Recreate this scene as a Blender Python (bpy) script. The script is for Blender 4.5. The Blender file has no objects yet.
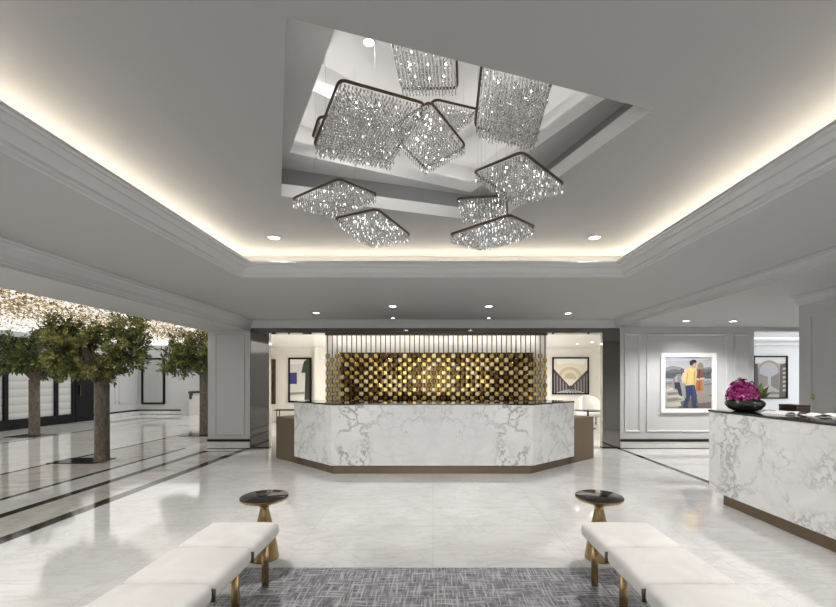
import bpy, bmesh, math, random
from mathutils import Vector, Matrix
random.seed(7)
S = bpy.context.scene
COL = S.collection
PI = math.pi

# ------------------------------------------------------------------ measuring
F, CX, CY, H = 410.0, 433.0, 379.0, 1.5          # focal length (px), vanishing point, eye height
def at(px, py, Y): return Vector(((px - CX) / F * Y, Y, H - (py - CY) / F * Y))
def PX(px, Y): return (px - CX) / F * Y
def PZ(py, Y): return H - (py - CY) / F * Y

# ------------------------------------------------------------------ materials
def newmat(name):
    m = bpy.data.materials.new(name); m.use_nodes = True
    nt = m.node_tree
    return m, nt, nt.nodes['Principled BSDF']
def mat(name, col, rough=.5, metal=0, spec=.5, emit=None, estr=0, **kw):
    m, nt, b = newmat(name)
    b.inputs['Base Color'].default_value = (*col, 1)
    b.inputs['Roughness'].default_value = rough
    b.inputs['Metallic'].default_value = metal
    b.inputs['Specular IOR Level'].default_value = spec
    if emit:
        b.inputs['Emission Color'].default_value = (*emit, 1)
        b.inputs['Emission Strength'].default_value = estr
    for k, v in kw.items(): b.inputs[k].default_value = v
    return m
def N(nt, t, **kw):
    n = nt.nodes.new(t)
    for k, v in kw.items(): setattr(n, k, v)
    return n
def ramp(nt, src, stops):
    r = N(nt, 'ShaderNodeValToRGB')
    el = r.color_ramp.elements
    while len(el) < len(stops): el.new(.5)
    for e, (p, c) in zip(el, stops):
        e.position = p; e.color = (c, c, c, 1) if isinstance(c, (int, float)) else (*c, 1)
    nt.links.new(src, r.inputs[0]); return r.outputs[0]
def coords(nt, scale=(1, 1, 1), rot=(0, 0, 0)):
    tc = N(nt, 'ShaderNodeTexCoord'); mp = N(nt, 'ShaderNodeMapping')
    mp.inputs['Scale'].default_value = scale; mp.inputs['Rotation'].default_value = rot
    nt.links.new(tc.outputs['Object'], mp.inputs[0]); return mp.outputs[0]
def noise(nt, vec, scale, detail=4, rough=.5, dist=0):
    n = N(nt, 'ShaderNodeTexNoise')
    n.inputs['Scale'].default_value = scale; n.inputs['Detail'].default_value = detail
    n.inputs['Roughness'].default_value = rough; n.inputs['Distortion'].default_value = dist
    if vec is not None: nt.links.new(vec, n.inputs['Vector'])
    return n
def mixc(nt, fac, a, b, mode='MIX'):
    x = N(nt, 'ShaderNodeMix', data_type='RGBA', blend_type=mode)
    for sock, v in ((0, fac), (6, a), (7, b)):
        if hasattr(v, 'node'): nt.links.new(v, x.inputs[sock])
        elif isinstance(v, (int, float)): x.inputs[sock].default_value = v
        else: x.inputs[sock].default_value = (*v, 1)
    return x.outputs[2]
def mth(nt, op, a, b=0.0):
    x = N(nt, 'ShaderNodeMath', operation=op)
    for i, v in enumerate((a, b)):
        if hasattr(v, 'node'): nt.links.new(v, x.inputs[i])
        else: x.inputs[i].default_value = v
    return x.outputs[0]
def bump(nt, b, h, strength=.3, dist=.01):
    bp = N(nt, 'ShaderNodeBump'); bp.inputs['Strength'].default_value = strength; bp.inputs['Distance'].default_value = dist
    nt.links.new(h, bp.inputs['Height']); nt.links.new(bp.outputs[0], b.inputs['Normal'])

M = {}
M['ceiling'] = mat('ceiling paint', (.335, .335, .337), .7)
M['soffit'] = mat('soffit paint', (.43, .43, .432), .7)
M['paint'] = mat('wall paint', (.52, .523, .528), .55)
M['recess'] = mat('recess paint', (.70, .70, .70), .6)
M['trimpaint'] = mat('trim paint', (.53, .533, .538), .45)
M['cream'] = mat('cream wall paint', (.84, .81, .76), .5)
M['white'] = mat('white lacquer', (.85, .85, .84), .35)
M['black'] = mat('black metal', (.008, .008, .009), .55, 0, .15)
M['blackglass'] = mat('black glass', (.012, .012, .012), .06, 0, .8)
M['bronze'] = mat('dark bronze', (.115, .085, .06), .38, 1)
M['bronzepanel'] = mat('bronze panel', (.21, .155, .105), .42, .75)
M['brass'] = mat('aged brass', (.36, .25, .125), .27, 1)
M['gold'] = mat('gold', (.68, .48, .16), .2, 1)
M['brightGold'] = mat('gold with bright reflection', (.85, .68, .38), .3, 1)
M['umber'] = mat('burnt umber metal', (.16, .085, .03), .25, 1)
M['goldmirror'] = mat('gold mirror', (.17, .115, .05), .1, 1)
M['rodmetal'] = mat('bronze rod', (.12, .10, .07), .35, 1)
M['darkmirror'] = mat('bronze mirror', (.21, .20, .19), .05, 1)
M['led'] = mat('warm led', (.9, .85, .75), .5, emit=(1, .885, .71), estr=24)
M['ledsoft'] = mat('soft led', (.9, .85, .75), .5, emit=(1, .93, .82), estr=13)
M['ledsalon'] = mat('salon led', (.9, .88, .85), .5, emit=(1, .96, .91), estr=2.2)
M['ledcool'] = mat('neutral led', (.9, .88, .85), .5, emit=(1, .96, .91), estr=5)
M['lens'] = mat('lamp lens', (.9, .9, .9), .5, emit=(1, .97, .92), estr=14)
M['bulb'] = mat('bulb', (1, 1, 1), .3, emit=(1, .96, .9), estr=26)
M['glowceil'] = mat('ceiling with added glow', (.9, .9, .88), .6, emit=(1, .985, .96), estr=.8)  # white ceiling given its own glow in place of lamps lighting it
M['darkwood'] = mat('dark wood', (.05, .025, .018), .35)
M['blackline'] = mat('black marble trim', (.010, .010, .009), .1, 0, .3)

# white polished floor marble with faint slab joints and soft clouds
m, nt, b = newmat('floor marble'); M['floor'] = m
v = coords(nt)
n1 = noise(nt, v, .9, 6, .6, 1.2); n2 = noise(nt, coords(nt, (1, 2.4, 1), (0, 0, .5)), 1.3, 8, .62, 2.0)
c1 = ramp(nt, n1.outputs[0], [(.25, (.60, .595, .58)), (.7, (.76, .755, .74))])
ve = ramp(nt, n2.outputs[0], [(.455, 0), (.5, 1), (.545, 0)])
c2 = mixc(nt, mth(nt, 'MULTIPLY', ve, .3), c1, (.43, .42, .40))
br = N(nt, 'ShaderNodeTexBrick', offset=0.0); nt.links.new(v, br.inputs['Vector'])
br.inputs['Scale'].default_value = 1.0; br.inputs['Mortar Size'].default_value = .0022
br.inputs['Brick Width'].default_value = 1.2; br.inputs['Row Height'].default_value = .6
br.inputs['Color1'].default_value = (1, 1, 1, 1); br.inputs['Color2'].default_value = (.95, .95, .95, 1); br.inputs['Mortar'].default_value = (.72, .72, .70, 1)
nt.links.new(mixc(nt, 1.0, c2, br.outputs[0], 'MULTIPLY'), b.inputs['Base Color'])
b.inputs['Roughness'].default_value = .055; b.inputs['IOR'].default_value = 1.75; b.inputs['Specular IOR Level'].default_value = .65

# black marble bands
m, nt, b = newmat('black marble'); M['blackmarble'] = m
n1 = noise(nt, coords(nt), 5, 8, .65, 3)
vv = ramp(nt, n1.outputs[0], [(.49, 0), (.505, 1), (.52, 0)])
nt.links.new(mixc(nt, mth(nt, 'MULTIPLY', vv, .5), (.008, .007, .006), (.30, .27, .21)), b.inputs['Base Color'])
b.inputs['Roughness'].default_value = .08; b.inputs['Specular IOR Level'].default_value = .3

# veined white marble for desk fronts
def vein_marble(name, seedrot, sc=1.0, strength=.92, book=False):
    m, nt, b = newmat(name)
    v = coords(nt, (sc, sc, sc), (0, 0, 0) if book else seedrot)
    side = None
    if book:                                           # book-matched slabs: the veining mirrors about the middle joint
        sx_ = N(nt, 'ShaderNodeSeparateXYZ'); nt.links.new(v, sx_.inputs[0]); ax = mth(nt, 'ABSOLUTE', sx_.outputs[0])
        cx_ = N(nt, 'ShaderNodeCombineXYZ'); nt.links.new(ax, cx_.inputs[0]); nt.links.new(sx_.outputs[1], cx_.inputs[1]); nt.links.new(sx_.outputs[2], cx_.inputs[2])
        rt = N(nt, 'ShaderNodeMapping'); rt.inputs['Rotation'].default_value = seedrot; rt.inputs['Location'].default_value = (3.55, 1.4, .9); nt.links.new(cx_.outputs[0], rt.inputs[0]); v = rt.outputs[0]
        side = ramp(nt, mth(nt, 'MULTIPLY', ax, .5), [(.12, .62), (.4, 1), (.85, 1), (1, .6)])
    dn = noise(nt, v, 1.6, 6, .6)
    dn2 = noise(nt, v, 7, 5, .6)
    vm = N(nt, 'ShaderNodeVectorMath', operation='MULTIPLY_ADD')
    nt.links.new(dn.outputs['Color'], vm.inputs[0]); vm.inputs[1].default_value = (1.0, 1.0, 1.0); nt.links.new(v, vm.inputs[2])
    vm2 = N(nt, 'ShaderNodeVectorMath', operation='MULTIPLY_ADD')
    nt.links.new(dn2.outputs['Color'], vm2.inputs[0]); vm2.inputs[1].default_value = (.16, .16, .16); nt.links.new(vm.outputs[0], vm2.inputs[2])
    def web(scale, width):
        vo = N(nt, 'ShaderNodeTexVoronoi', feature='DISTANCE_TO_EDGE'); vo.inputs['Scale'].default_value = scale
        nt.links.new(vm2.outputs[0], vo.inputs['Vector'])
        return ramp(nt, vo.outputs['Distance'], [(0, 1), (width * .35, .55), (width, 0)])
    w1 = web(2.1, .075); w2 = web(5.2, .11)
    mask = ramp(nt, noise(nt, v, 1.15, 3, .5).outputs[0], [(.43, 0), (.6, 1)])
    mask2 = ramp(nt, noise(nt, v, 1.9, 3, .5, .5).outputs[0], [(.5, 0), (.66, 1)])
    k = mth(nt, 'MAXIMUM', mth(nt, 'MULTIPLY', w1, mth(nt, 'ADD', mth(nt, 'MULTIPLY', mask, .75), .12)), mth(nt, 'MULTIPLY', w2, mth(nt, 'MULTIPLY', mask2, .8)))
    if side: k = mth(nt, 'MULTIPLY', k, side)
    cloud = ramp(nt, noise(nt, v, 2.2, 5, .6, .8).outputs[0], [(.35, (.86, .86, .855)), (.62, (.80, .80, .80)), (.78, (.70, .70, .70))])
    nt.links.new(mixc(nt, mth(nt, 'MULTIPLY', k, strength), cloud, (.23, .22, .22)), b.inputs['Base Color'])
    b.inputs['Roughness'].default_value = .16
    return m
M['deskmarble'] = vein_marble('veined desk marble', (.3, .9, .2), 1.15, 1.0, True)
M['countermarble'] = vein_marble('veined counter marble', (.7, .2, .4), 1.15, .8)

# woven rug: pale strokes in both directions over slate
m, nt, b = newmat('woven rug'); M['rug'] = m
s1 = noise(nt, coords(nt, (70, 5, 1)), 1, 3, .6).outputs[0]; s2 = noise(nt, coords(nt, (5, 70, 1)), 1, 3, .6).outputs[0]
r1 = ramp(nt, s1, [(.5, 0), (.62, 1)]); r2 = ramp(nt, s2, [(.5, 0), (.62, 1)])
dk = ramp(nt, noise(nt, coords(nt, (28, 12, 1)), 1, 3, .6).outputs[0], [(.35, (.10, .103, .115)), (.65, (.225, .225, .24))])
nt.links.new(mixc(nt, mth(nt, 'MULTIPLY', mth(nt, 'MAXIMUM', r1, r2), .75), dk, (.53, .53, .55)), b.inputs['Base Color'])
b.inputs['Roughness'].default_value = .95
bump(nt, b, mth(nt, 'ADD', s1, s2), .5, .004)

# ivory velvet
m, nt, b = newmat('ivory velvet'); M['velvet'] = m
n1 = noise(nt, coords(nt), 4, 4, .55, .6)
nt.links.new(ramp(nt, n1.outputs[0], [(.3, (.74, .715, .68)), (.7, (.86, .84, .805))]), b.inputs['Base Color'])
b.inputs['Roughness'].default_value = .85; b.inputs['Sheen Weight'].default_value = .35
bump(nt, b, noise(nt, coords(nt), 160, 2).outputs[0], .12, .002)

# bark
m, nt, b = newmat('pale bark'); M['bark'] = m
n1 = noise(nt, coords(nt, (24, 24, 7)), 1, 8, .7, 1.2)
nt.links.new(ramp(nt, n1.outputs[0], [(.3, (.05, .037, .028)), (.5, (.135, .108, .085)), (.72, (.25, .21, .17))]), b.inputs['Base Color'])
b.inputs['Roughness'].default_value = .9; bump(nt, b, n1.outputs[0], .9, .02)

def leafmat(name, a, c):
    m, nt, b = newmat(name)
    oi = noise(nt, coords(nt), 9, 3)
    nt.links.new(ramp(nt, oi.outputs[0], [(.35, a), (.68, c)]), b.inputs['Base Color'])
    b.inputs['Roughness'].default_value = .5; return m
M['leafA'] = leafmat('olive leaf', (.04, .055, .010), (.27, .27, .055))
M['leafB'] = leafmat('deep leaf', (.018, .03, .012), (.10, .13, .035))
M['leafC'] = leafmat('lime leaf', (.12, .13, .025), (.45, .42, .12))
M['goldleaf'] = mat('gilded leaf', (.60, .45, .20), .5, .1)
M['brownleaf'] = mat('bronze leaf', (.26, .17, .07), .5, .1)
M['petal'] = mat('magenta petal', (.40, .012, .19), .5)
M['petalD'] = mat('plum petal', (.20, .006, .11), .5)
M['green'] = mat('fresh leaf', (.13, .24, .05), .45)
M['stone'] = mat('dark glazed stone', (.03, .032, .022), .18)
M['paper'] = mat('paper', (.85, .85, .84), .6)
M['brown'] = mat('dark brown leather', (.035, .018, .013), .4)
M['wire'] = mat('fine steel wire', (.35, .35, .35), .9, 0, .1)
M['plate'] = mat('brass plate', (.55, .40, .15), .3, 1)

# frosted glazing with blind lines
m, nt, b = newmat('blind glazing'); M['blind'] = m
tc = N(nt, 'ShaderNodeTexCoord'); sp = N(nt, 'ShaderNodeSeparateXYZ'); nt.links.new(tc.outputs['Object'], sp.inputs[0])
fr = mth(nt, 'FRACT', mth(nt, 'MULTIPLY', sp.outputs[2], 4.2))
nt.links.new(ramp(nt, fr, [(.0, (.40, .40, .39)), (.06, (.40, .40, .39)), (.1, (.46, .46, .455)), (.9, (.58, .58, .57))]), b.inputs['Base Color'])
b.inputs['Roughness'].default_value = .25

# cut crystal: facets partly mirror the room, partly let it through
m = bpy.data.materials.new('cut crystal'); m.use_nodes = True; nt = m.node_tree; nt.nodes.clear(); M['crystal'] = m
out = N(nt, 'ShaderNodeOutputMaterial'); mx = N(nt, 'ShaderNodeMixShader'); gl = N(nt, 'ShaderNodeBsdfGlossy'); tr = N(nt, 'ShaderNodeBsdfGlass')
gl.inputs['Color'].default_value = (1, 1, 1, 1); gl.inputs['Roughness'].default_value = .07
tr.inputs['Color'].default_value = (.94, .94, .94, 1); tr.inputs['IOR'].default_value = 1.5; tr.inputs['Roughness'].default_value = .05
mx.inputs[0].default_value = .38
nt.links.new(gl.outputs[0], mx.inputs[1]); nt.links.new(tr.outputs[0], mx.inputs[2]); nt.links.new(mx.outputs[0], out.inputs[0])

_flat = {}
def flat(c, rough=.6):
    if c not in _flat: _flat[c] = mat('pigment', c, rough)
    return _flat[c]

# ------------------------------------------------------------------ mesh builder
class MB:
    def __init__(s): s.v = []; s.f = []; s.mi = []; s.sm = []; s.mats = []
    def m(s, mt):
        if mt not in s.mats: s.mats.append(mt)
        return s.mats.index(mt)
    def add(s, vs, fs, mt=None, smooth=False):
        o = len(s.v); s.v += [tuple(p) for p in vs]; k = s.m(mt) if mt else 0
        for f in fs: s.f.append([i + o for i in f]); s.mi.append(k); s.sm.append(smooth)
        return s
    def box(s, x0, x1, y0, y1, z0, z1, mt=None):
        vs = [(x, y, z) for z in (z0, z1) for y in (y0, y1) for x in (x0, x1)]
        return s.add(vs, [(0, 2, 3, 1), (4, 5, 7, 6), (0, 1, 5, 4), (2, 6, 7, 3), (0, 4, 6, 2), (1, 3, 7, 5)], mt)
    def bbox(s, x0, x1, y0, y1, z0, z1, r, seg=2, mt=None, smooth=True, mtx=None):
        bm = bmesh.new(); bmesh.ops.create_cube(bm, size=1)
        for q in bm.verts: q.co = Vector(((x0 + x1) / 2 + q.co.x * (x1 - x0), (y0 + y1) / 2 + q.co.y * (y1 - y0), (z0 + z1) / 2 + q.co.z * (z1 - z0)))
        bmesh.ops.bevel(bm, geom=list(bm.edges), offset=r, segments=seg, profile=.5, affect='EDGES')
        bm.verts.index_update()
        s.add([(mtx @ q.co if mtx else q.co) for q in bm.verts], [[q.index for q in f.verts] for f in bm.faces], mt, smooth); bm.free(); return s
    def prism(s, pts, z0, z1, mt=None):                      # pts: CCW outline
        n = len(pts)
        vs = [(p[0], p[1], z0) for p in pts] + [(p[0], p[1], z1) for p in pts]
        fs = [tuple(range(n))[::-1], tuple(range(n, 2 * n))] + [(i, (i + 1) % n, n + (i + 1) % n, n + i) for i in range(n)]
        return s.add(vs, fs, mt)
    def lathe(s, prof, c=(0, 0, 0), n=32, mt=None, smooth=True):
        vs = []; fs = []
        for r, z in prof:
            for k in range(n):
                a = 2 * PI * k / n; vs.append((c[0] + r * math.cos(a), c[1] + r * math.sin(a), c[2] + z))
        for i in range(len(prof) - 1):
            for k in range(n):
                k2 = (k + 1) % n; fs.append((i * n + k, i * n + k2, (i + 1) * n + k2, (i + 1) * n + k))
        fs.append(tuple(range(n))[::-1]); fs.append(tuple(range((len(prof) - 1) * n, len(prof) * n)))
        return s.add(vs, fs, mt, smooth)
    def tube(s, pts, r, n=8, closed=False, mt=None, radii=None):
        P = [Vector(p) for p in pts]; L = len(P); vs = []; fs = []
        up = None
        for i in range(L):
            a = P[i - 1] if (i > 0 or closed) else P[i]; c = P[(i + 1) % L] if (i < L - 1 or closed) else P[i]
            t = (c - a).normalized()
            if up is None: up = Vector((0, 0, 1)) if abs(t.z) < .9 else Vector((1, 0, 0))
            u = (up - t * up.dot(t)).normalized(); w = t.cross(u); up = u
            rr = radii[i] if radii else r
            for k in range(n):
                an = 2 * PI * k / n; vs.append(P[i] + (u * math.cos(an) + w * math.sin(an)) * rr)
        for i in range(L if closed else L - 1):
            j = (i + 1) % L
            for k in range(n): fs.append((i * n + k, i * n + (k + 1) % n, j * n + (k + 1) % n, j * n + k))
        if not closed: fs.append(tuple(range(n))[::-1]); fs.append(tuple(range((L - 1) * n, L * n)))
        return s.add(vs, fs, mt, True)
    def sweep_rect(s, x0, x1, y0, y1, prof, inward, mt=None):  # moulding ring; prof = (offset, z); offset goes inside the rectangle
        vs = []; n = len(prof)
        for (cx, cy, dx, dy) in ((x0, y0, 1, 1), (x1, y0, -1, 1), (x1, y1, -1, -1), (x0, y1, 1, -1)):
            for o, z in prof: vs.append((cx + dx * o * inward, cy + dy * o * inward, z))
        fs = []
        for c in range(4):
            d = (c + 1) % 4
            for i in range(n - 1): fs.append((c * n + i, d * n + i, d * n + i + 1, c * n + i + 1))
        return s.add(vs, fs, mt)
    def extrude_line(s, p0, p1, nrm, prof, mt=None):           # moulding along a line; prof = (out, z)
        vs = [(p[0] + nrm[0] * o, p[1] + nrm[1] * o, z) for p in (p0, p1) for o, z in prof]; n = len(prof)
        fs = [(i, i + 1, n + i + 1, n + i) for i in range(n - 1)] + [tuple(range(n)), tuple(range(n, 2 * n))[::-1]]
        return s.add(vs, fs, mt)
    def poly_xz(s, pts, y, mt):                                # flat shape facing the room (towards -Y)
        n = len(pts); return s.add([(p[0], y, p[1]) for p in pts], [tuple(range(n))], mt)
    def build(s, name, mt=None, parent=None, recalc=False):
        me = bpy.data.meshes.new(name); me.from_pydata(s.v, [], s.f)
        for q in (s.mats or [mt]): me.materials.append(q)
        if s.mats: me.polygons.foreach_set('material_index', s.mi)
        me.polygons.foreach_set('use_smooth', s.sm)
        if recalc:
            bm = bmesh.new(); bm.from_mesh(me); bmesh.ops.recalc_face_normals(bm, faces=bm.faces); bm.to_mesh(me); bm.free()
        me.update()
        if any(s.sm):
            try: me.set_sharp_from_angle(angle=math.radians(50))
            except Exception: pass
        o = bpy.data.objects.new(name, me); COL.objects.link(o)
        if parent: o.parent = parent
        return o
def tag(o, label=None, cat=None, group=None, kind=None):
    if label: o['label'] = label
    if cat: o['category'] = cat
    if group: o['group'] = group
    if kind: o['kind'] = kind
    return o
def empty(name, loc, label, cat, group=None):
    o = bpy.data.objects.new(name, None); COL.objects.link(o); o.location = loc; o.empty_display_size = .1
    return tag(o, label, cat, group)
def struct(o, label, cat): return tag(o, label, cat, None, 'structure')
def moulding_frame(x0, x1, z0, z1, y, parent, w=.045, d=.022):
    mb = MB()
    prof = [(0, 0), (.006, d * .7), (w * .35, d), (w * .6, d * .55), (w, 0)]
    vs = []; n = len(prof)
    for (cx, cz, dx, dz) in ((x0, z0, 1, 1), (x1, z0, -1, 1), (x1, z1, -1, -1), (x0, z1, 1, -1)):
        for o, q in prof: vs.append((cx + dx * o, y - q, cz + dz * o))
    fs = [(c * n + i, ((c + 1) % 4) * n + i, ((c + 1) % 4) * n + i + 1, c * n + i + 1) for c in range(4) for i in range(n - 1)]
    mb.add(vs, fs); return mb.build('panel_moulding', M['trimpaint'], parent, True)

YB = 8.85                       # plane of the back wall
ZS, ZC = 2.77, 3.10             # soffit, tray ceiling
XL, XR = -3.95, 4.04            # inner edges of the side headers

# ------------------------------------------------------------------ floor
fl = MB().box(-14, 12, -6, 22, -.1, 0).build('floor', M['floor'])
struct(fl, 'polished white marble floor of the hotel lobby', 'floor')
def band(name, x0, x1, y0, y1, label):
    o = MB().box(x0, x1, y0, y1, -.05, .0012).build(name, M['blackmarble']); struct(o, label, 'floor inlay')
band('trim_1', -4.09, -3.93, -4, 8.8, 'black marble floor band nearest the room, running left of the seating')
band('trim_2', -4.80, -4.66, -4, 8.55, 'black marble floor band, second from the seating on the left')
band('trim_3', -5.42, -5.33, -4, 8.9, 'narrow black marble floor band just right of the nearest tree')
band('trim_4', -6.82, -6.74, -4, 18, 'narrow black marble floor band behind the nearest tree')
band('trim_5', -10.1, -10.02, 4, 17, 'thin black marble floor line by the far tree and glazed doors')
band('trim_6', 3.96, 4.06, -4, 8.85, 'black marble floor band leading to the marble counter at right')
band('trim_7', -4.78, -3.97, 8.45, 8.55, 'short black marble floor band across the foot of the left pillar')
m, nt, b = newmat('grey beige marble'); M['beigemarble'] = m
nt.links.new(ramp(nt, noise(nt, coords(nt, (1, 1.6, 1)), 1.7, 7, .62, 1.5).outputs[0], [(.3, (.42, .40, .36)), (.55, (.56, .54, .50)), (.7, (.62, .60, .56))]), b.inputs['Base Color'])
b.inputs['Roughness'].default_value = .06; b.inputs['IOR'].default_value = 1.7
struct(MB().box(-6.74, -5.42, -4, 18, -.05, .0008).build('trim_19', M['beigemarble']), 'wide grey beige marble floor strip on which the nearest tree stands', 'floor inlay')
struct(MB().box(-4.66, -4.09, -4, 8.44, -.05, .0008).build('trim_20', M['beigemarble']), 'narrow grey beige marble floor strip between two black bands on the left', 'floor inlay')
band('trim_8', -8.2, -6.0, 13.1, 13.18, 'black marble floor line crossing behind the tree by the pillar')

# ------------------------------------------------------------------ tray ceiling with the twisted recess
A = Vector((-.65, 1.812)); B = Vector((1.303, 2.439)); C_ = Vector((.635, 4.2)); D = Vector((-1.329, 3.585))
Q1 = [A, B, C_, D]
def square(c, side, ang):
    u = Vector((math.cos(ang), math.sin(ang))) * side / 2; w = Vector((-u.y, u.x)); c = Vector(c)
    return [c - u - w, c + u - w, c + u + w, c - u + w]
d2 = Vector((-1.233, 3.53)); c2_ = Vector((.397, 4.285))
Q2 = [Vector((-.38, 1.985)), Vector((1.26, 2.74)), c2_, d2]
Q3 = square((.03, 3.12), 1.50, math.radians(40))
def offset(Q, o):
    c = sum(Q, Vector((0, 0))) / 4; res = []
    n = len(Q); L = []
    for i in range(n):
        a, b_ = Q[i], Q[(i + 1) % n]; d = (b_ - a).normalized(); nr = Vector((d.y, -d.x)); L.append((a + nr * o[i], d))
    for i in range(n):
        (p, d), (q, e) = L[i - 1], L[i]
        t = ((q - p).x * e.y - (q - p).y * e.x) / (d.x * e.y - d.y * e.x); res.append(p + d * t)
    return res
Q1c = offset(Q1, (0.0, .22, .22, 0.0)); Q2c = offset(Q2, (.16,) * 4); Q3c = offset(Q3, (.14,) * 4)
def ringplane(mb, outer, inner, z, mt=None):
    vs = [(p[0], p[1], z) for p in outer] + [(p[0], p[1], z) for p in inner]
    mb.add(vs, [(i, 4 + i, 4 + (i + 1) % 4, (i + 1) % 4) for i in range(4)], mt)
def wallring(mb, Q, z0, z1, mt=None):
    vs = [(p[0], p[1], z0) for p in Q] + [(p[0], p[1], z1) for p in Q]
    mb.add(vs, [(i, (i + 1) % 4, 4 + (i + 1) % 4, 4 + i) for i in range(4)], mt)
CXW, CYF, CYB = 2.68, -2.9, 5.37
cm = MB(); ringplane(cm, [(-CXW, CYF), (CXW, CYF), (CXW, CYB), (-CXW, CYB)], Q1, ZC)
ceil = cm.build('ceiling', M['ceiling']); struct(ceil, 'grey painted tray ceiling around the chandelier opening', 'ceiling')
cw = MB(); wallring(cw, [(-CXW, CYF), (CXW, CYF), (CXW, CYB), (-CXW, CYB)], ZS + .03, ZC)
struct(cw.build('trim_9', M['ceiling']), 'upright side of the lit ceiling cove', 'trim')
rc = MB()
wallring(rc, Q1c, ZC, 3.45, M['ceiling'])
for i in (1, 2):
    j = (i + 1) % 4; rc.prism([Q1[i], Q1c[i], Q1c[j], Q1[j]], ZC + .001, ZC + .11, M['recess'])
ringplane(rc, Q1c, Q2, 3.45, M['recess'])
for Q, Qc, z in ((Q2, Q2c, 3.45), (Q3, Q3c, 3.80)):
    for i in range(4):
        j = (i + 1) % 4; rc.prism([Q[i], Qc[i], Qc[j], Q[j]], z + .001, z + .11, M['recess'])
wallring(rc, Q2c, 3.56, 3.80, M['recess']); ringplane(rc, Q2c, Q3, 3.80, M['recess']); wallring(rc, Q3c, 3.91, 4.16, M['recess'])
rc.add([(p.x, p.y, 4.16) for p in Q3c], [(0, 1, 2, 3)], M['recess'])
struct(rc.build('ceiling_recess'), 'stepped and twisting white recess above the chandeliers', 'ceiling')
def ledring(name, Qa, Qb, z, mt, label, t=.5):
    mb = MB()
    for i in range(4):
        j = (i + 1) % 4
        a = Qa[i].lerp(Qb[i], t); b_ = Qa[j].lerp(Qb[j], t); d = (b_ - a).normalized() * .05; nr = Vector((d.y, -d.x)) * .24
        a = a + d; b_ = b_ - d
        mb.prism([a - nr, a + nr, b_ + nr, b_ - nr][::1], z, z + .012)
    return tag(mb.build(name, mt, None, True), label, 'cove light')
ledring('cove_light', Q2, Q2c, 3.561, M['ledcool'], 'hidden light line on the lower step of the ceiling recess')
ledring('cove_light', Q3, Q3c, 3.911, M['ledcool'], 'hidden light line on the top step of the ceiling recess')

# soffit ring around the tray
sx, sy0, sy1 = 2.36, -2.6, 5.055
so = MB()
for r in ((-4.0, -sx, -4.5, 8.87), (sx, 4.1, -4.5, 8.87), (-sx, sx, -4.5, sy0), (-sx, sx, sy1, 8.87)): so.box(*r, ZS, ZS + .03)
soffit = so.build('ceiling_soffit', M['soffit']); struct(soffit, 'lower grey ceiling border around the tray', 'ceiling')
cr = MB(); cr.sweep_rect(-sx, sx, sy0, sy1, [(-.03, ZS), (-.03, ZS - .012), (.0, ZS - .014), (.012, ZS + .004), (.03, ZS + .008), (.035, ZS + .028), (.07, ZS + .05), (.10, ZS + .072), (.105, ZS + .084), (.15, ZS + .10), (.155, ZS + .112), (.18, ZS + .114), (.18, ZS + .135), (.15, ZS + .135), (.13, ZS + .11), (0, ZS + .031)], 1)
struct(cr.build('trim_10', M['trimpaint'], None, True), 'stepped crown moulding around the lit tray', 'trim')
lt = MB(); e = 2.50; zl0, zl1 = 2.875, 2.89
for sg in (-1, 1):
    lt.box(sg * e - .02, sg * e + .02, -2.6, 5.2, zl0, zl1); lt.box(sg * (e + .03) - .03, sg * (e + .03) + .03, -2.6, 5.2, ZS + .03, zl0, M['trimpaint'])
for y in (5.19, -2.75):
    lt.box(-e + .03, e - .03, y - .02, y + .02, zl0, zl1); lt.box(-e + .03, e - .03, y - .03, y + .03, ZS + .03, zl0 - .001, M['trimpaint'])
lt.mats[0] = M['led']; lt.mi = [1 if (k // 6) % 2 else 0 for k in range(len(lt.f))]; lt.mats = [M['led'], M['trimpaint']]
tag(lt.build('cove_light'), 'warm light line hidden along the crown of the tray ceiling', 'cove light')

# cornice profiles (out from wall, z)
def cornice(zb, zt, out):
    h = zt - zb
    return [(0, zb), (out * .12, zb), (out * .16, zb + h * .12), (out * .3, zb + h * .16), (out * .38, zb + h * .4), (out * .62, zb + h * .7), (out * .86, zb + h * .8), (out * .9, zb + h * .9), (out, zb + h * .92), (out, zt), (0, zt)]

# ------------------------------------------------------------------ left header, pillar, left bay
hd = MB().box(-4.88, XL, -4.5, YB + .02, 2.53, 3.1).build('ceiling_beam', M['paint'])
struct(hd, 'long grey beam carried by the left pillar, above the tree court', 'beam')
struct(MB().extrude_line((XL, -4.5), (XL, YB), (1, 0), cornice(2.56, ZS, .10)).build('trim_11', M['trimpaint'], None, True), 'cornice along the left beam', 'trim')
pil = MB().box(-4.86, XL, YB, 9.35, 0, 2.6).build('wall_pillar', M['paint']); struct(pil, 'grey panelled pillar left of the reception desk', 'pillar')
moulding_frame(PX(215, YB), PX(245, YB), PZ(435, YB), PZ(334, YB), YB, pil)
def baseboard(name, x0, x1, y, label, parent=None):
    o = MB().box(x0, x1, y - .02, y, 0, .15, M['floor']).box(x0, x1, y - .03, y, .15, .205, M['blackline']).box(x0, x1, y - .03, y, 0, .012, M['blackline']).build(name)
    struct(o, label, 'baseboard')
baseboard('baseboard_pillar', -4.86, XL, YB, 'marble baseboard with a black cap at the left pillar')
bc = MB().box(-12.5, -4.88, -4.5, 17.4, 2.93, 3.0).build('ceiling_court', M['glowceil'])
struct(bc, 'white ceiling over the tree court, its brightness added as glow', 'ceiling')
wl = MB().box(-12.7, -12.5, -4.5, 17.4, 0, 2.93).build('wall_left', M['paint']); struct(wl, 'pale far left wall of the tree court', 'wall')
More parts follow.
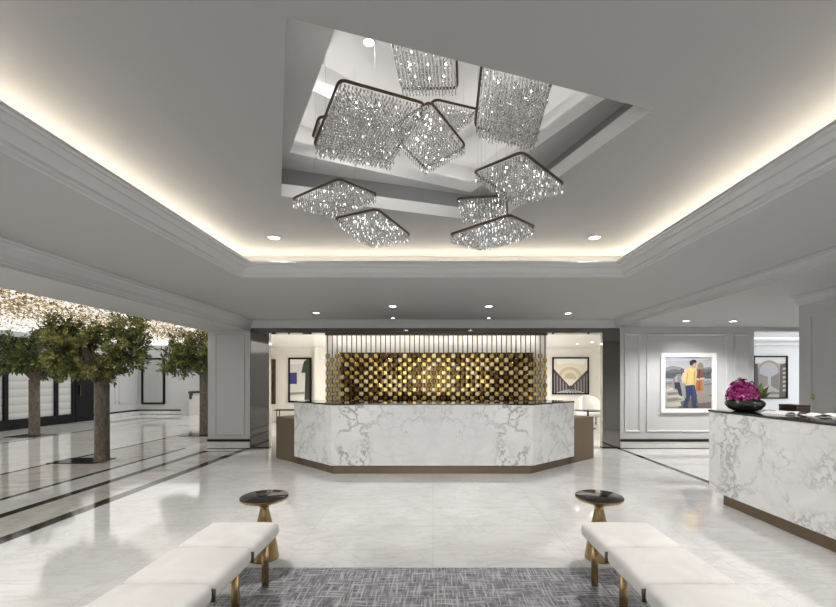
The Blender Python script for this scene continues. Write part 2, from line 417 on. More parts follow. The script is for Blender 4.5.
wb = MB().box(-12.7, -10.7, 17.4, 17.6, 0, 2.93).box(-10.7, -10.5, 17.4, 19.4, 0, 2.93).build('wall_court', M['paint']); struct(wb, 'white end wall of the tree court with a framed panel', 'wall')
baseboard('baseboard_court', -12.5, -10.7, 17.4, 'baseboard with black cap at the end wall of the court')
o = MB().box(-12.5, -12.48, 14.9, 17.4, 0, .15, M['floor']).box(-12.5, -12.47, 14.9, 17.4, .15, .21, M['blackline']).build('baseboard_left'); struct(o, 'baseboard along the far left wall', 'baseboard')
fp = empty('framed_panel', (PX(153.5, 17.38), 17.38, 0), 'tall black framed grey mirror on the end wall behind the trees', 'mirror')
x0, x1, z0, z1 = -.49, .49, PZ(404, 17.4), PZ(358, 17.4); w = .07
MB().box(x0, x0 + w, -.05, .02, z0, z1).box(x1 - w, x1, -.05, .02, z0, z1).box(x0 + w, x1 - w, -.05, .02, z0, z0 + w).box(x0 + w, x1 - w, -.05, .02, z1 - w, z1).build('frame', M['black'], fp)
MB().box(x0 + w, x1 - w, -.02, .02, z0 + w, z1 - w).build('pane', mat('grey mirror pane', (.55, .56, .56), .12, .6), fp)
for q in ((PX(95, 17.4), PX(112, 17.4)),): pass
moulding = MB()
for y0 in (15.2, 16.3):
    for a in (0, .9):
        moulding.box(-12.5, -12.475, y0 + a, y0 + a + .05, .5, 2.5)
    for z in (.5, 2.45): moulding.box(-12.5, -12.475, y0, y0 + .95, z, z + .05)
moulding.build('panel_moulding', M['trimpaint'], wl)
wr = MB().box(-10.5, -4.6, 19.2, 19.4, 0, 2.93).box(-10.7, -4.6, 17.4, 19.4, 2.93, 3.0).build('wall_stairhall', mat('dim grey paint', (.5, .49, .48), .6)); struct(wr, 'dim grey wall of the stair hall behind the court', 'wall')
hr = empty('handrail', (-9.7, 17.2, 0), 'dark wooden stair handrail seen between the end wall and the pillar tree', 'handrail')
MB().tube([(-.55, 0, .93), (-.3, 0, .95), (.2, .1, .97), (1.0, .4, 1.1)], .055).build('rail', M['darkwood'], hr)
MB().bbox(-.5, -.40, -.06, .06, .66, .92, .01).build('end_scroll', M['darkwood'], hr)
MB().box(-.52, 1.0, -.02, .02, 0, .8).build('balustrade', mat('cloudy glass panel', (.62, .6, .57), .3), hr)

# glazed doors on the far left wall
gd = MB()
yy = [9.0, 10.4, 11.9, 13.5, 14.15]
for y in yy: gd.box(-12.5, -12.38, y - .06, y + .06, 0, 2.7)
gd.box(-12.5, -12.36, 9, 14.15, 0, .30); gd.box(-12.5, -12.38, 9, 14.15, 2.6, 2.75)
g = gd.build('door_1', M['black']); struct(g, 'black framed glazed doors with pale blinds on the far left wall', 'door')
for a, b_ in zip(yy[:-1], yy[1:]): MB().box(-12.5, -12.44, a + .06, b_ - .06, .3, 2.6).build('pane', M['blind'], g)
dd = MB().box(-12.5, -12.36, 14.2, 14.95, 0, 2.65).build('door_2', M['black']); struct(dd, 'solid black door beside the glazed doors on the far left', 'door')
MB().box(-12.36, -12.30, 14.3, 14.33, .9, 1.3).build('door_handle', M['bronze'], dd)

# ------------------------------------------------------------------ trees
def leaf_sprig(mb, p, axis, L, n, mats, wdt=.2):
    axis = axis.normalized()
    u = axis.orthogonal().normalized(); w = axis.cross(u)
    for k in range(n):
        t = k / n; a = k * 2.4 + random.random() * .6
        dirv = (axis * (.55 + .35 * t) + (u * math.cos(a) + w * math.sin(a)) * (1.05 - .5 * t)).normalized()
        base = p + axis * L * .9 * t; ln = L * random.uniform(.55, .9); side = dirv.cross(axis)
        if side.length < 1e-3: side = u
        side = side.normalized() * ln * wdt; nrm = dirv.cross(side).normalized() * ln * .06
        mb.add([base, base + dirv * ln * .45 + side + nrm, base + dirv * ln, base + dirv * ln * .45 - side + nrm], [(0, 1, 2, 3)], random.choice(mats))
def tree(loc, trunk_r, trunk_h, lobes, label, nsprig, leaf, xmax=None, seed=1, mats=None, pad=None):
    random.seed(seed)
    t = empty('potted_tree' if False else 'court_tree', loc, label, 'tree', 'trees in the court')
    MB().lathe([(trunk_r * 1.02, 0.02), (trunk_r, .3), (trunk_r * .97, trunk_h * .6), (trunk_r * .98, trunk_h - .02), (trunk_r * .8, trunk_h)], n=20).build('trunk', M['bark'], t)
    br = MB()
    for (c, r) in lobes:
        c = Vector(c)
        for k in range(4):
            tip = c + Vector((random.uniform(-.5, .5), random.uniform(-.5, .5), random.uniform(-.4, .3))) * r[0]
            s = Vector((random.uniform(-.4, .4) * trunk_r, random.uniform(-.4, .4) * trunk_r, trunk_h - .05))
            mid = s.lerp(tip, .5) + Vector((0, 0, .08))
            br.tube([s, s.lerp(mid, .5), mid, mid.lerp(tip, .6), tip], .03, 6, radii=[.05, .04, .03, .02, .008])
    br.build('branches', M['bark'], t)
    fo = MB()
    for (c, r) in lobes:
        c = Vector(c); n = int(nsprig * (r[0] * r[2]))
        # clumps: leaf tufts gathered in rounded bunches over the lobe
        cl = []
        for k in range(int(20 * r[0] * r[2] / .25) + 10):
            d = Vector((random.gauss(0, 1), random.gauss(0, 1), random.gauss(0, 1))).normalized()
            rad = random.uniform(.45, .95)
            cl.append((c + Vector((d.x * r[0], d.y * r[1], d.z * r[2])) * rad, d, random.choice(mats)))
        for k in range(n):
            p0, d, mm = random.choice(cl)
            q = Vector((random.gauss(0, 1), random.gauss(0, 1), random.gauss(0, 1))).normalized()
            p = p0 + q * random.uniform(.02, .16)
            if (xmax is not None and p.x + loc[0] > xmax) or p.z > (2.80 if leaf < .11 else 2.70): continue
            ax = (d + q * .8 + Vector((0, 0, .35)))
            leaf_sprig(fo, p, ax, leaf * random.uniform(.75, 1.3), 9, [mm, mm, random.choice(mats)])
    tag(fo.build('foliage', None, t), kind='stuff')
    return t
LM = [M['leafA'], M['leafA'], M['leafB'], M['leafC']]
tree((-5.98, 7.41, 0), .113, 1.42, [((-.40, 0, 2.03), (.42, .42, .46)), ((.42, .1, 2.07), (.30, .34, .42)), ((-.62, -.1, 2.42), (.24, .22, .22)), ((-.05, 0, 1.70), (.42, .36, .17)), ((.46, 0, 2.44), (.18, .2, .18)), ((-.66, 0, 1.9), (.2, .25, .3))],
     'nearest green tree with pale bark trunk standing in the court', 2100, .105, None, 3, LM)
tree((-10.5, 10.8, 0), .115, 1.5, [((-.25, 0, 2.08), (.62, .6, .52)), ((.42, .1, 1.98), (.45, .5, .42)), ((.22, 0, 2.55), (.16, .16, .22)), ((-.6, 0, 2.15), (.45, .5, .45))],
     'leftmost tree, before the black framed glazed doors', 1100, .13, None, 5, [M['leafB'], M['leafB'], M['leafA']])
tree((-6.12, 11.0, 0), .13, 1.62, [((-.35, 0, 2.15), (.62, .6, .5)), ((.2, 0, 2.2), (.5, .6, .55)), ((-.75, 0, 1.95), (.3, .3, .25)), ((-.6, 0, 2.5), (.22, .22, .25))],
     'tree half hidden behind the grey panelled pillar', 800, .14, -5.15, 8, [M['leafB'], M['leafA'], M['leafA']])
def treepad(name, x, y, a, b_, label):
    o = MB().box(x - a, x + a, y - b_, y + b_, .0, .012).build(name, M['blackline']); tag(o, label, 'base plate', 'tree base plates')
treepad('tree_base_plate', -6.42, 7.50, .42, .26, 'square black plate at the foot of the nearest tree')
treepad('tree_base_plate', -10.6, 10.8, .4, .3, 'square black plate at the foot of the leftmost tree')
treepad('tree_base_plate', -6.25, 11.0, .38, .3, 'square black plate at the foot of the tree behind the pillar')

# gilded leaves hanging under the ceiling with added glow
random.seed(11); lv = MB()
for k in range(15000):
    t = random.random(); Y = 4.7 + 8.5 * t ** 2.6
    Y = 5.2 + 10 * t ** 1.3
    far = random.random() < .2
    X = random.uniform(-11.5, -8) if far else -5.5 - 2.6 * random.random() ** .8; z = 2.9 - abs(random.gauss(0, .05 if far else .1)) - .02
    if X > -8 and random.random() < .6: z -= random.uniform(0, .2)
    s = random.uniform(.018, .042); a = random.uniform(0, 2 * PI); tl = random.uniform(-.9, .9)
    d = Vector((math.cos(a), math.sin(a), tl)).normalized() * s; w = Vector((-math.sin(a), math.cos(a), random.uniform(-.5, .5))) * s * .5
    p = Vector((X, Y, z)); lv.add([p - d, p + w, p + d, p - w], [(0, 1, 2, 3)], random.choice((M['goldleaf'], M['goldleaf'], M['brownleaf'])))
for k in range(160):
    X = random.uniform(-11, -5.2); Y = 4.8 + 6 * random.random() ** 1.5
    lv.tube([(X, Y, 2.93), (X, Y, 2.66)], .0025, 4, mt=M['goldleaf'])
tag(lv.build('hanging_leaves'), 'gilded leaf canopy hanging under the bright court ceiling', 'ceiling decoration', None, 'stuff')

# ------------------------------------------------------------------ back wall opening
struct(MB().extrude_line((XL, YB), (XR, YB), (0, -1), cornice(2.60, ZS, .09)).box(XL, XR, YB, YB + .1, 2.6, ZS + .3).build('trim_12', M['trimpaint'], None, True), 'cornice above the reception opening', 'trim')
lin = MB().box(XL, XR, YB + .02, YB + .33, 2.50, 2.60).build('trim_13', M['darkmirror']); struct(lin, 'dark bronze lintel above the reception opening', 'trim')
for (x0, x1, s) in ((PX(250.5, YB), PX(269, YB), 'left'), (PX(602.5, YB), PX(620, YB), 'right')):
    o = MB().box(x0, x1, YB, YB + .12, .03, 2.50).build('mirror_column', M['darkmirror']); struct(o, f'dark bronze mirror column at the {s} of the reception opening', 'column')
    MB().box(x0 - .003, x1 + .01, YB - .012, YB + .13, 0, .03).build('column_base', M['blackline'], o)
# lounge beyond
ws = MB().prism([(-4.42, 9.3), (-4.52, 9.3), (-6.05, 14.5), (-5.95, 14.5)][::-1], 0, 2.62).build('wall_lounge_left', M['cream']); struct(ws, 'side wall of the lounge behind the desk', 'wall')
wk = MB().box(-6.1, 6.6, 14.5, 14.7, 0, 2.62).build('wall_lounge', M['cream']); struct(wk, 'cream far wall of the lounge behind the desk', 'wall')
MB().box(-4.14, -3.72, 14.3, 14.5, 0, 2.62).build('pilaster', M['cream'], wk)
lcx = MB().prism([(-4.3, 9.25), (6.6, 9.25), (6.6, 14.7), (-6.1, 14.7), (-6.1, 14.4), (-4.5, 9.35)], 2.62, 2.7).build('ceiling_lounge', M['white']); struct(lcx, 'white ceiling of the lounge behind the desk', 'ceiling')
struct(MB().extrude_line((-5.5, 14.5), (6.6, 14.5), (0, -1), cornice(2.52, 2.62, .08)).build('trim_14', M['cream'], None, True), 'thin cornice on the lounge far wall', 'trim')
struct(MB().box(6.6, 6.7, 9.1, 14.7, 0, 3.1).build('wall_lounge_right', M['cream']), 'right side wall of the lounge behind the desk', 'wall')
sd = MB().box(-6.0, -5.56, 14.42, 14.5, .62, 2.2).build('door_3', M['darkwood']); struct(sd, 'dark stair opening at the left end of the lounge', 'door')
st = MB()
for k in range(6): st.tube([(-5.98 + .075 * k, 14.36, .62), (-5.98 + .075 * k, 14.36, 1.12 + .13 * k)], .008, 6)
st.tube([(-5.99, 14.36, 1.1), (-5.57, 14.36, 1.85)], .028, 8)
tag(st.build('stair_railing', M['bronze']), 'slanting stair railing before the dark opening left of the lounge', 'railing')
# partition behind the screen
pt = MB().box(PX(326, 9.5), PX(546.5, 9.5), 9.5, 9.62, 0, 2.62).build('wall_partition', M['cream']); struct(pt, 'cream partition wall behind the gold screen', 'wall')
gp = empty('mirror_panel', (0, 9.48, 0), 'wide gold mirrored panel on the partition behind the screen', 'panel')
MB().box(PX(340.5, 9.46), PX(533, 9.46), -.02, .02, .3, PZ(353.5, 9.46)).build('panel', M['goldmirror'], gp)
MB().box(PX(340, 9.46), PX(533.5, 9.46), -.035, .0, PZ(354, 9.46), PZ(352.6, 9.46)).build('top_edge', M['umber'], gp)
for k in range(13):
    l = bpy.data.lights.new('wall_washer_lamp', 'SPOT'); l.energy = 4.5; l.spot_size = math.radians(130); l.spot_blend = 1; l.shadow_soft_size = .02; l.color = (1, .94, .85)
    o = bpy.data.objects.new('wall_washer_lamp', l); COL.objects.link(o); o.location = (-2.2 + .375 * k, 9.27, 2.57); o.rotation_euler = Vector((0, .3, -.5)).to_track_quat('-Z', 'Y').to_euler()

# rod screen with staggered gold blocks
sc = empty('gold_screen', (0, 9.12, 0), 'screen of thin bronze rods strung with staggered gold blocks', 'screen')
YS = 9.12
xs0, xs1 = PX(327.5, YS), PX(545, YS); NR = 46; dx = (xs1 - xs0) / (NR - 1)
MB().box(xs0 - .05, xs1 + .05, -.03, .03, 2.47, 2.497).build('top_track', M['bronze'], sc)
MB().box(xs0 - .05, xs1 + .05, -.03, .03, .60, .64).box(xs0 - .05, xs0 - .01, -.02, .02, 0, .6).box(xs1 + .01, xs1 + .05, -.02, .02, 0, .6).build('bottom_track', M['bronze'], sc)
ztop, rowh = PZ(356, YS), .187
random.seed(4)
rodmb = MB().tube([(0, 0, .64), (0, 0, 2.47)], .0115, 6)
rod0 = None
def block_mesh(mt):
    hw, hh, dp = dx * .51, .05, .022
    ol = [(-hw, 0), (-hw * .72, -hh), (hw * .72, -hh), (hw, 0), (hw * .72, hh), (-hw * .72, hh)]
    mb = MB(); n = 6
    vs = [(p[0], -dp * .3, p[1]) for p in ol] + [(p[0] * .72, -dp, p[1] * .72) for p in ol] + [(p[0], dp * .3, p[1]) for p in ol] + [(p[0] * .72, dp, p[1] * .72) for p in ol]
    fs = [(6, 7, 8, 9, 10, 11), (23, 22, 21, 20, 19, 18)]
    for i in range(n):
        j = (i + 1) % n; fs += [(i, j, 6 + j, 6 + i), (12 + i, 18 + i, 18 + j, 12 + j), (i, 12 + i, 12 + j, j)]
    mb.add(vs, fs, mt); return mb
bms = []
for mt in (M['gold'], M['umber'], M['brightGold']):  # umber and pale copies imitate dark and bright reflections on the gold
    o = block_mesh(mt).build('gold_block', None, None, True); bms.append(o.data); bpy.data.objects.remove(o)
spots_ = []
for i in range(NR):
    x = xs0 + dx * i
    if rod0 is None: rod0 = rodmb.build('rod', M['rodmetal'], sc); r = rod0
    else: r = rod0.copy(); COL.objects.link(r); r.parent = sc
    r.location = (x, 0, 0)
    for k in range(7):
        z = ztop - rowh * (k + (.5 if i % 2 else 0))
        if z < .98: continue
        edge = i < 3 or i > NR - 4
        spots_.append((abs(i - NR / 2) * .3 + abs(k - 3) + random.random() * 3, r, z, 0 if edge else random.choices((0, 1, 2), (.46, .2, .34))[0], x))
spots_.sort(key=lambda q: q[0])
rest = MB()
for idx, (_, r, z, k, x) in enumerate(spots_):
    if idx < 100:
        o = bpy.data.objects.new('gold_block', bms[k]); COL.objects.link(o); o.parent = r; o.location = (0, 0, z)
    else:
        me = bms[k]
        rest.add([(q.co.x + x, q.co.y, q.co.z + z) for q in me.vertices], [list(p.vertices) for p in me.polygons], me.materials[0])
tag(rest.build('gold_block_field', None, sc), kind='stuff')

# ------------------------------------------------------------------ reception desk
rd = empty('reception_desk', (0, 6.45, 0), 'long white veined marble reception desk with angled wings', 'reception desk')
OY = 6.45
outl = [(-2.45, 7.24), (-1.60, 6.45), (1.57, 6.45), (2.49, 7.24)]
def inset(pts, d):                                       # offset an open polyline to its back side (+Y side)
    res = []; P = [Vector(p) for p in pts]; n = len(P)
    for i in range(n):
        if i == 0: t = (P[1] - P[0]).normalized(); res.append(P[0] + Vector((-t.y, t.x)) * d)
        elif i == n - 1: t = (P[i] - P[i - 1]).normalized(); res.append(P[i] + Vector((-t.y, t.x)) * d)
        else:
            t1 = (P[i] - P[i - 1]).normalized(); t2 = (P[i + 1] - P[i]).normalized(); n1 = Vector((-t1.y, t1.x)); n2 = Vector((-t2.y, t2.x))
            bs = (n1 + n2).normalized(); res.append(P[i] + bs * d / bs.dot(n1))
    return res
def loc(pts): return [(p[0], p[1] - OY) for p in pts]
def slab(outer, back, z0, z1, mt, name):
    o, b_ = loc(outer), loc(back)
    mb = MB()
    for i in range(len(o) - 1): mb.prism([o[i], o[i + 1], b_[i + 1], b_[i]], z0, z1)
    return mb.build(name, mt, rd)
slab(outl, inset(outl, .12), .135, 1.09, M['deskmarble'], 'marble_front')
slab(inset(outl, -.008), inset(outl, .62), 1.09, 1.112, M['blackglass'], 'counter_top')
pl = inset(outl, .05); pl_long = [pl[0] + (pl[0] - pl[1]).normalized() * .0, pl[1], pl[2], pl[3]]
slab(pl_long, inset(outl, .3), 0, .121, M['bronzepanel'], 'plinth')
slab(inset(outl, .02), inset(outl, .2), .121, .136, M['black'], 'shadow_strip')  # black strip drawn in for the shadow line under the marble
slab(inset(outl, .12), inset(outl, .16), .135, 1.09, M['bronze'], 'back_panel')
for s, (p, q) in ((-1, (outl[0], outl[1])), (1, (outl[3], outl[2]))):
    p, q = Vector(p), Vector(q); t = (p - q).normalized(); nb = Vector((-t.y, t.x)) * (-1 if s < 0 else 1)
    if nb.y < 0: nb = -nb
    a = p + nb * .05 - t * .15; b_ = a + t * .93; pts = [a, b_, b_ + nb * .5, a + nb * .5]
    if s < 0: pts = pts[::-1]
    mb = MB().prism([(v_.x, v_.y - OY) for v_ in pts], 0, .79); mb.build('side_cabinet', M['bronzepanel'], rd, True)

# right counter
rcn = empty('reception_counter', (3.42, 5.08, 0), 'white veined marble counter with black top at the right edge', 'counter')
MB().box(0, .16, -4.6, 0, .135, 1.10).box(.16, .70, -.14, 0, .135, 1.10).build('marble_front', M['countermarble'], rcn)
MB().box(-.008, .74, -4.6, .008, 1.10, 1.122).build('counter_top', M['blackglass'], rcn)
MB().box(.06, .66, -4.55, -.17, 0, .135).build('plinth', M['bronzepanel'], rcn)
MB().box(.16, .2, -4.6, -.14, .135, 1.10).build('back_panel', M['bronze'], rcn)

# ------------------------------------------------------------------ right side: wall, bay, pier
ZB = 2.62
rb = MB().box(XR - .09, 9.2, -4.5, YB, ZB, ZB + .05).build('ceiling_bay', M['soffit']); struct(rb, 'lower grey ceiling over the marble counter bay', 'ceiling')
hb = MB().box(XR - .09, XR + .3, -4.5, YB, ZB + .05, ZS + .3).build('ceiling_step', M['soffit']); struct(hb, 'step between the soffit and the right bay ceiling', 'ceiling')
struct(MB().extrude_line((XR - .09, YB), (XR - .09, -4.5), (-1, 0), cornice(ZB - .005, ZS, .10)).build('trim_15', M['trimpaint'], None, True), 'cornice along the right bay', 'trim')
X1 = PX(754, YB)
wq = MB().box(XR, X1, YB, YB + .25, 0, ZB).box(X1, 9.2, YB, YB + .25, PZ(331, YB), ZB).box(8.4, 9.2, YB, YB + .25, 0, ZB).build('wall_back', M['paint']); struct(wq, 'grey panelled back wall with the framed beach picture', 'wall')
moulding_frame(PX(624, YB), PX(640, YB), PZ(432, YB), PZ(333.5, YB), YB, wq)
moulding_frame(PX(646, YB), PX(727.5, YB), PZ(432, YB), PZ(333.5, YB), YB, wq)
moulding_frame(PX(734, YB), PX(750.5, YB), PZ(432, YB), PZ(333.5, YB), YB, wq)
baseboard('baseboard_back', XR, X1, YB, 'marble baseboard with black cap under the beach picture')
XP = 5.0; YP = 5.6
pw = MB().box(XP, 9.2, -4.5, YP, 0, ZB).build('wall_right', M['paint']); struct(pw, 'grey panelled pier wall behind the marble counter', 'wall')
struct(MB().extrude_line((XP, YP), (XP, -4.5), (-1, 0), cornice(2.50, ZB, .12)).build('trim_16', M['trimpaint'], None, True), 'cornice at the head of the right pier', 'trim')
pm = MB()
for (y0, y1) in ((4.1, 4.75), (5.0, 5.45)):
    for y in (y0, y1 - .04): pm.box(XP - .02, XP, y, y + .04, .4, 2.36)
    for z in (.4, 2.32): pm.box(XP - .02, XP, y0 + .04, y1 - .04, z, z + .04)
pm.build('panel_moulding', M['trimpaint'], pw)
kn = empty('wall_hook', (XP, PZ(397, 5.39) and 5.39, PZ(397, 5.39)), 'small brass knob on the grey pier behind the counter', 'knob')
MB().bbox(-.012, 0, -.018, .018, -.035, .035, .004).build('plate', M['plate'], kn)
MB().bbox(-.035, -.012, -.012, .012, -.012, .012, .006).build('knob', M['plate'], kn)
struct(MB().box(9.1, 9.2, YP, YB, 0, ZB).build('wall_bay', M['paint']), 'end wall of the counter bay', 'wall')
# room beyond the right opening
YF = 12.5
wf = MB().box(6.7, 15, YF, YF + .2, 0, 3.1).build('wall_salon', M['paint']); struct(wf, 'grey wall seen through the opening at right', 'wall')
struct(MB().box(6.7, 15, YB + .25, YF + .2, 3.1, 3.2).box(14.9, 15, YB, YF, 0, 3.1).build('ceiling_salon', M['white']), 'white ceiling of the room beyond the opening at right', 'ceiling')
cv = MB().box(6.7, 14.9, YF - .75, YF - .6, 2.60, 2.66).build('trim_17', M['trimpaint']); struct(cv, 'ledge of the lit cove beyond the opening at right', 'trim')
struct(MB().box(6.7, 14.9, YF - .12, YF, 2.52, 2.6).build('trim_18', M['trimpaint']), 'slim picture rail beyond the opening at right', 'trim')
tag(MB().box(6.8, 14.8, YF - .5, YF - .46, 2.68, 2.70).build('cove_light', M['ledsalon']), 'light line in the cove beyond the opening at right', 'cove light')

# ------------------------------------------------------------------ pictures
def frame_box(mb, x0, x1, z0, z1, y, w, d, mt):
    mb.box(x0, x0 + w, y - d, y, z0, z1, mt).box(x1 - w, x1, y - d, y, z0, z1, mt).box(x0 + w, x1 - w, y - d, y, z0, z0 + w, mt).box(x0 + w, x1 - w, y - d, y, z1 - w, z1, mt)
def circ(cx, cy, rx, ry, n=14, a0=0, a1=2 * PI): return [(cx + rx * math.cos(a0 + (a1 - a0) * k / n), cy + ry * math.sin(a0 + (a1 - a0) * k / n)) for k in range(n)]
# beach picture
YPn = YB - .022
bp = empty('beach_picture', (0, YB, 0), 'white framed colour photograph of people walking over beach rocks', 'picture')
fx0, fx1, fz0, fz1 = PX(660, YB), PX(715, YB), PZ(412.5, YB), PZ(353, YB)
fm = MB(); frame_box(fm, fx0, fx1, fz0, fz1, 0, .085, .05, None); fm.build('frame', M['white'], bp)
def zp(x, y): p = at(640 + x / 7.59, 340 + y / 7.59, YB); return (p.x, p.z)
art = MB(); lay = [-.012]
def shape(pts, c, mapf=None, mb=None):
    lay[0] -= .00035
    (mb or art).poly_xz([(mapf or zp)(*p) for p in pts], lay[0], flat(c))
shape([(178, 112), (552, 112), (552, 520), (178, 520)], (0.322, 0.329, 0.353))
shape([(178, 112), (552, 112), (552, 150), (178, 160)], (0.384, 0.409, 0.465))
shape([(178, 215), (240, 195), (300, 205), (340, 225), (450, 215), (552, 200), (552, 262), (178, 262)], (0.167, 0.174, 0.186))
shape([(178, 248), (552, 246), (552, 295), (178, 298)], (0.062, 0.068, 0.081))
shape([(178, 292), (552, 292), (552, 520), (178, 520)], (0.211, 0.208, 0.205))
shape([(178, 370), (215, 350), (250, 370), (300, 395), (330, 430), (320, 490), (260, 515), (178, 515)], (0.310, 0.291, 0.260))
shape([(200, 400), (290, 395), (310, 410), (210, 420)], (0.155, 0.143, 0.130)); shape([(195, 445), (300, 435), (315, 455), (205, 470)], (0.174, 0.161, 0.143))
shape([(300, 470), (380, 440), (460, 455), (552, 400), (552, 520), (290, 520)], (0.099, 0.087, 0.081))
shape([(430, 440), (500, 420), (545, 430), (530, 470), (440, 480)], (0.223, 0.192, 0.174))
# child
shape([(245, 300), (275, 262), (308, 256), (316, 300), (300, 326), (255, 326)], (0.155, 0.155, 0.174)); shape(circ(316, 232, 15, 17), (0.074, 0.062, 0.074))
shape([(256, 322), (300, 322), (318, 425), (302, 440), (278, 370), (262, 372)], (0.019, 0.019, 0.037)); shape([(290, 428), (318, 428), (320, 440), (286, 444)], (0.372, 0.360, 0.341))
# woman
shape(circ(455, 205, 24, 34), (0.205, 0.155, 0.105)); shape([(432, 222), (476, 222), (472, 300), (428, 302)], (0.136, 0.056, 0.043)); shape([(424, 300), (468, 300), (474, 385), (420, 385)], (0.310, 0.112, 0.031))
shape([(430, 380), (450, 380), (480, 440), (466, 446)], (0.279, 0.186, 0.136)); shape([(424, 290), (485, 285), (486, 298), (424, 306)], (0.384, 0.310, 0.260))
# man
shape([(340, 345), (408, 340), (428, 420), (424, 508), (394, 508), (382, 418), (352, 508), (318, 504), (346, 430)], (0.019, 0.028, 0.087))
shape([(345, 222), (378, 206), (418, 212), (430, 245), (416, 338), (346, 346), (326, 300)], (0.446, 0.347, 0.136))
shape([(345, 224), (330, 228), (308, 285), (318, 330), (332, 326), (328, 285), (345, 250)], (0.434, 0.341, 0.260)); shape(circ(404, 190, 20, 26), (0.310, 0.211, 0.149)); shape([(372, 165), (395, 148), (420, 152), (428, 172), (405, 176), (388, 196), (374, 188)], (0.012, 0.011, 0.012))
# folds, stones and shade lines
for (pts, c) in (([(352, 250), (360, 250), (352, 335), (346, 335)], (.30, .23, .08)), ([(405, 240), (414, 236), (410, 330), (402, 336)], (.28, .21, .07)), ([(370, 215), (392, 222), (400, 240), (378, 232)], (.52, .42, .20)),
    ([(372, 350), (380, 350), (376, 412), (368, 440)], (.01, .014, .05)), ([(398, 350), (404, 350), (416, 430), (410, 470)], (.04, .06, .16)), ([(440, 310), (446, 310), (448, 384), (438, 384)], (.17, .055, .015)), ([(456, 312), (460, 312), (466, 384), (460, 384)], (.40, .16, .06)),
    ([(440, 232), (452, 232), (448, 296), (440, 296)], (.08, .03, .025)), ([(262, 280), (280, 272), (276, 318), (262, 318)], (.25, .25, .27)), ([(190, 380), (235, 360), (255, 372), (205, 392)], (.42, .40, .36)), ([(215, 425), (300, 420), (306, 428), (216, 436)], (.42, .39, .35)),
    ([(200, 480), (300, 470), (310, 500), (206, 512)], (.38, .35, .31)), ([(480, 300), (548, 296), (548, 304), (480, 308)], (.34, .34, .35)), ([(182, 302), (245, 300), (245, 308), (182, 310)], (.34, .34, .35)), ([(182, 330), (240, 322), (240, 330), (182, 340)], (.13, .13, .13)), ([(480, 335), (548, 325), (548, 336), (482, 346)], (.14, .14, .14)),
    ([(200, 130), (300, 122), (340, 134), (240, 146)], (.55, .56, .58)), ([(430, 128), (530, 120), (548, 136), (460, 144)], (.52, .53, .56)), ([(190, 235), (260, 220), (330, 236), (330, 248), (190, 250)], (.09, .095, .10)), ([(470, 225), (548, 215), (548, 246), (470, 247)], (.10, .10, .11)), ([(330, 505), (360, 498), (360, 514), (322, 514)], (.03, .025, .02)), ([(396, 505), (430, 498), (432, 514), (394, 514)], (.03, .025, .02))): shape(pts, c)
art.build('photograph', None, bp)
# arched gallery picture in the lounge
YG = 14.46
def zl(x, y): p = at(540 + x / 5.06, 330 + y / 5.06, YG); return (p.x, p.z)
ag = empty('gallery_picture', (0, YG, 0), 'dark framed picture of a vaulted arcade hung beyond the desk at right', 'picture')
q0, q1 = zl(62, 326), zl(247, 138)
fm = MB(); frame_box(fm, q0[0], q1[0], q0[1], q1[1], .03, .05, .06, None); fm.build('frame', M['black'], ag)
ga = MB(); lay[0] = -.002
gs = lambda pts, c: shape(pts, c, zl, ga)
gs([(64, 140), (245, 140), (245, 324), (64, 324)], (.80, .75, .62))
gs([(78, 140), (235, 140), (222, 175), (155, 165), (90, 175)], (.9, .9, .86))
for k, r in enumerate((62, 46, 30)):
    gs(circ(152, 245, r, r * .95, 18, PI, 2 * PI) + [(152 + r, 250)], ((.62, .55, .42), (.76, .69, .54), (.58, .5, .37))[k])
gs([(64, 190), (64, 324), (95, 324), (150, 300), (150, 285)], (.06, .055, .06)); gs([(245, 195), (245, 324), (212, 324), (156, 300), (156, 285)], (.07, .065, .065))
for k in range(5):
    x = 70 + 15 * k; gs([(x, 215 + 14 * k), (x + 5, 219 + 14 * k), (x + 5, 320 - 4 * k), (x, 320 - 4 * k)], (.33, .31, .31))
    x = 240 - 15 * k; gs([(x, 220 + 13 * k), (x - 5, 224 + 13 * k), (x - 5, 320 - 4 * k), (x, 320 - 4 * k)], (.36, .33, .31))
gs([(64, 324), (100, 312), (150, 300), (156, 300), (205, 312), (245, 324)], (.62, .62, .66))
for k in range(8): gs([(150 + k * .8, 301), (151 + k * .8, 301), (84 + k * 21, 324), (76 + k * 20, 324)], (.16, .16, .20))
gs([(150, 280), (157, 280), (157, 303), (150, 303)], (.05, .04, .04))
ga.build('photograph', None, ag)
# tall mirror at the lounge left, its reflections painted as flat shapes
YM = 14.46
def zm(x, y): p = at(265 + x / 6.07, 325 + y / 6.07, YM); return (p.x, p.z)
mr = empty('tall_mirror', (0, YM, 0), 'tall narrow dark framed mirror with painted reflections, beyond the desk at left', 'picture')
q0, q1 = zm(142, 470), zm(282, 198)
fm = MB(); frame_box(fm, q0[0], q1[0], q0[1], q1[1], .03, .06, .06, None); fm.build('frame', M['black'], mr)
ma = MB(); lay[0] = -.002
gs = lambda pts, c: shape(pts, c, zm, ma)
gs([(145, 200), (280, 200), (280, 468), (145, 468)], (.68, .67, .64)); gs([(150, 205), (235, 215), (235, 235), (150, 240)], (.85, .83, .78))
gs([(150, 290), (194, 288), (194, 358), (150, 358)], (.035, .04, .22)); gs([(245, 280), (280, 280), (280, 455), (240, 455)], (.035, .037, .04))
gs([(220, 290), (235, 225), (255, 205), (280, 205), (280, 300), (250, 290)], (.04, .055, .03)); gs([(150, 410), (240, 405), (240, 420), (150, 425)], (.28, .27, .25)); gs([(145, 440), (240, 432), (240, 465), (145, 466)], (.78, .77, .74))
ma.build('image', None, mr)
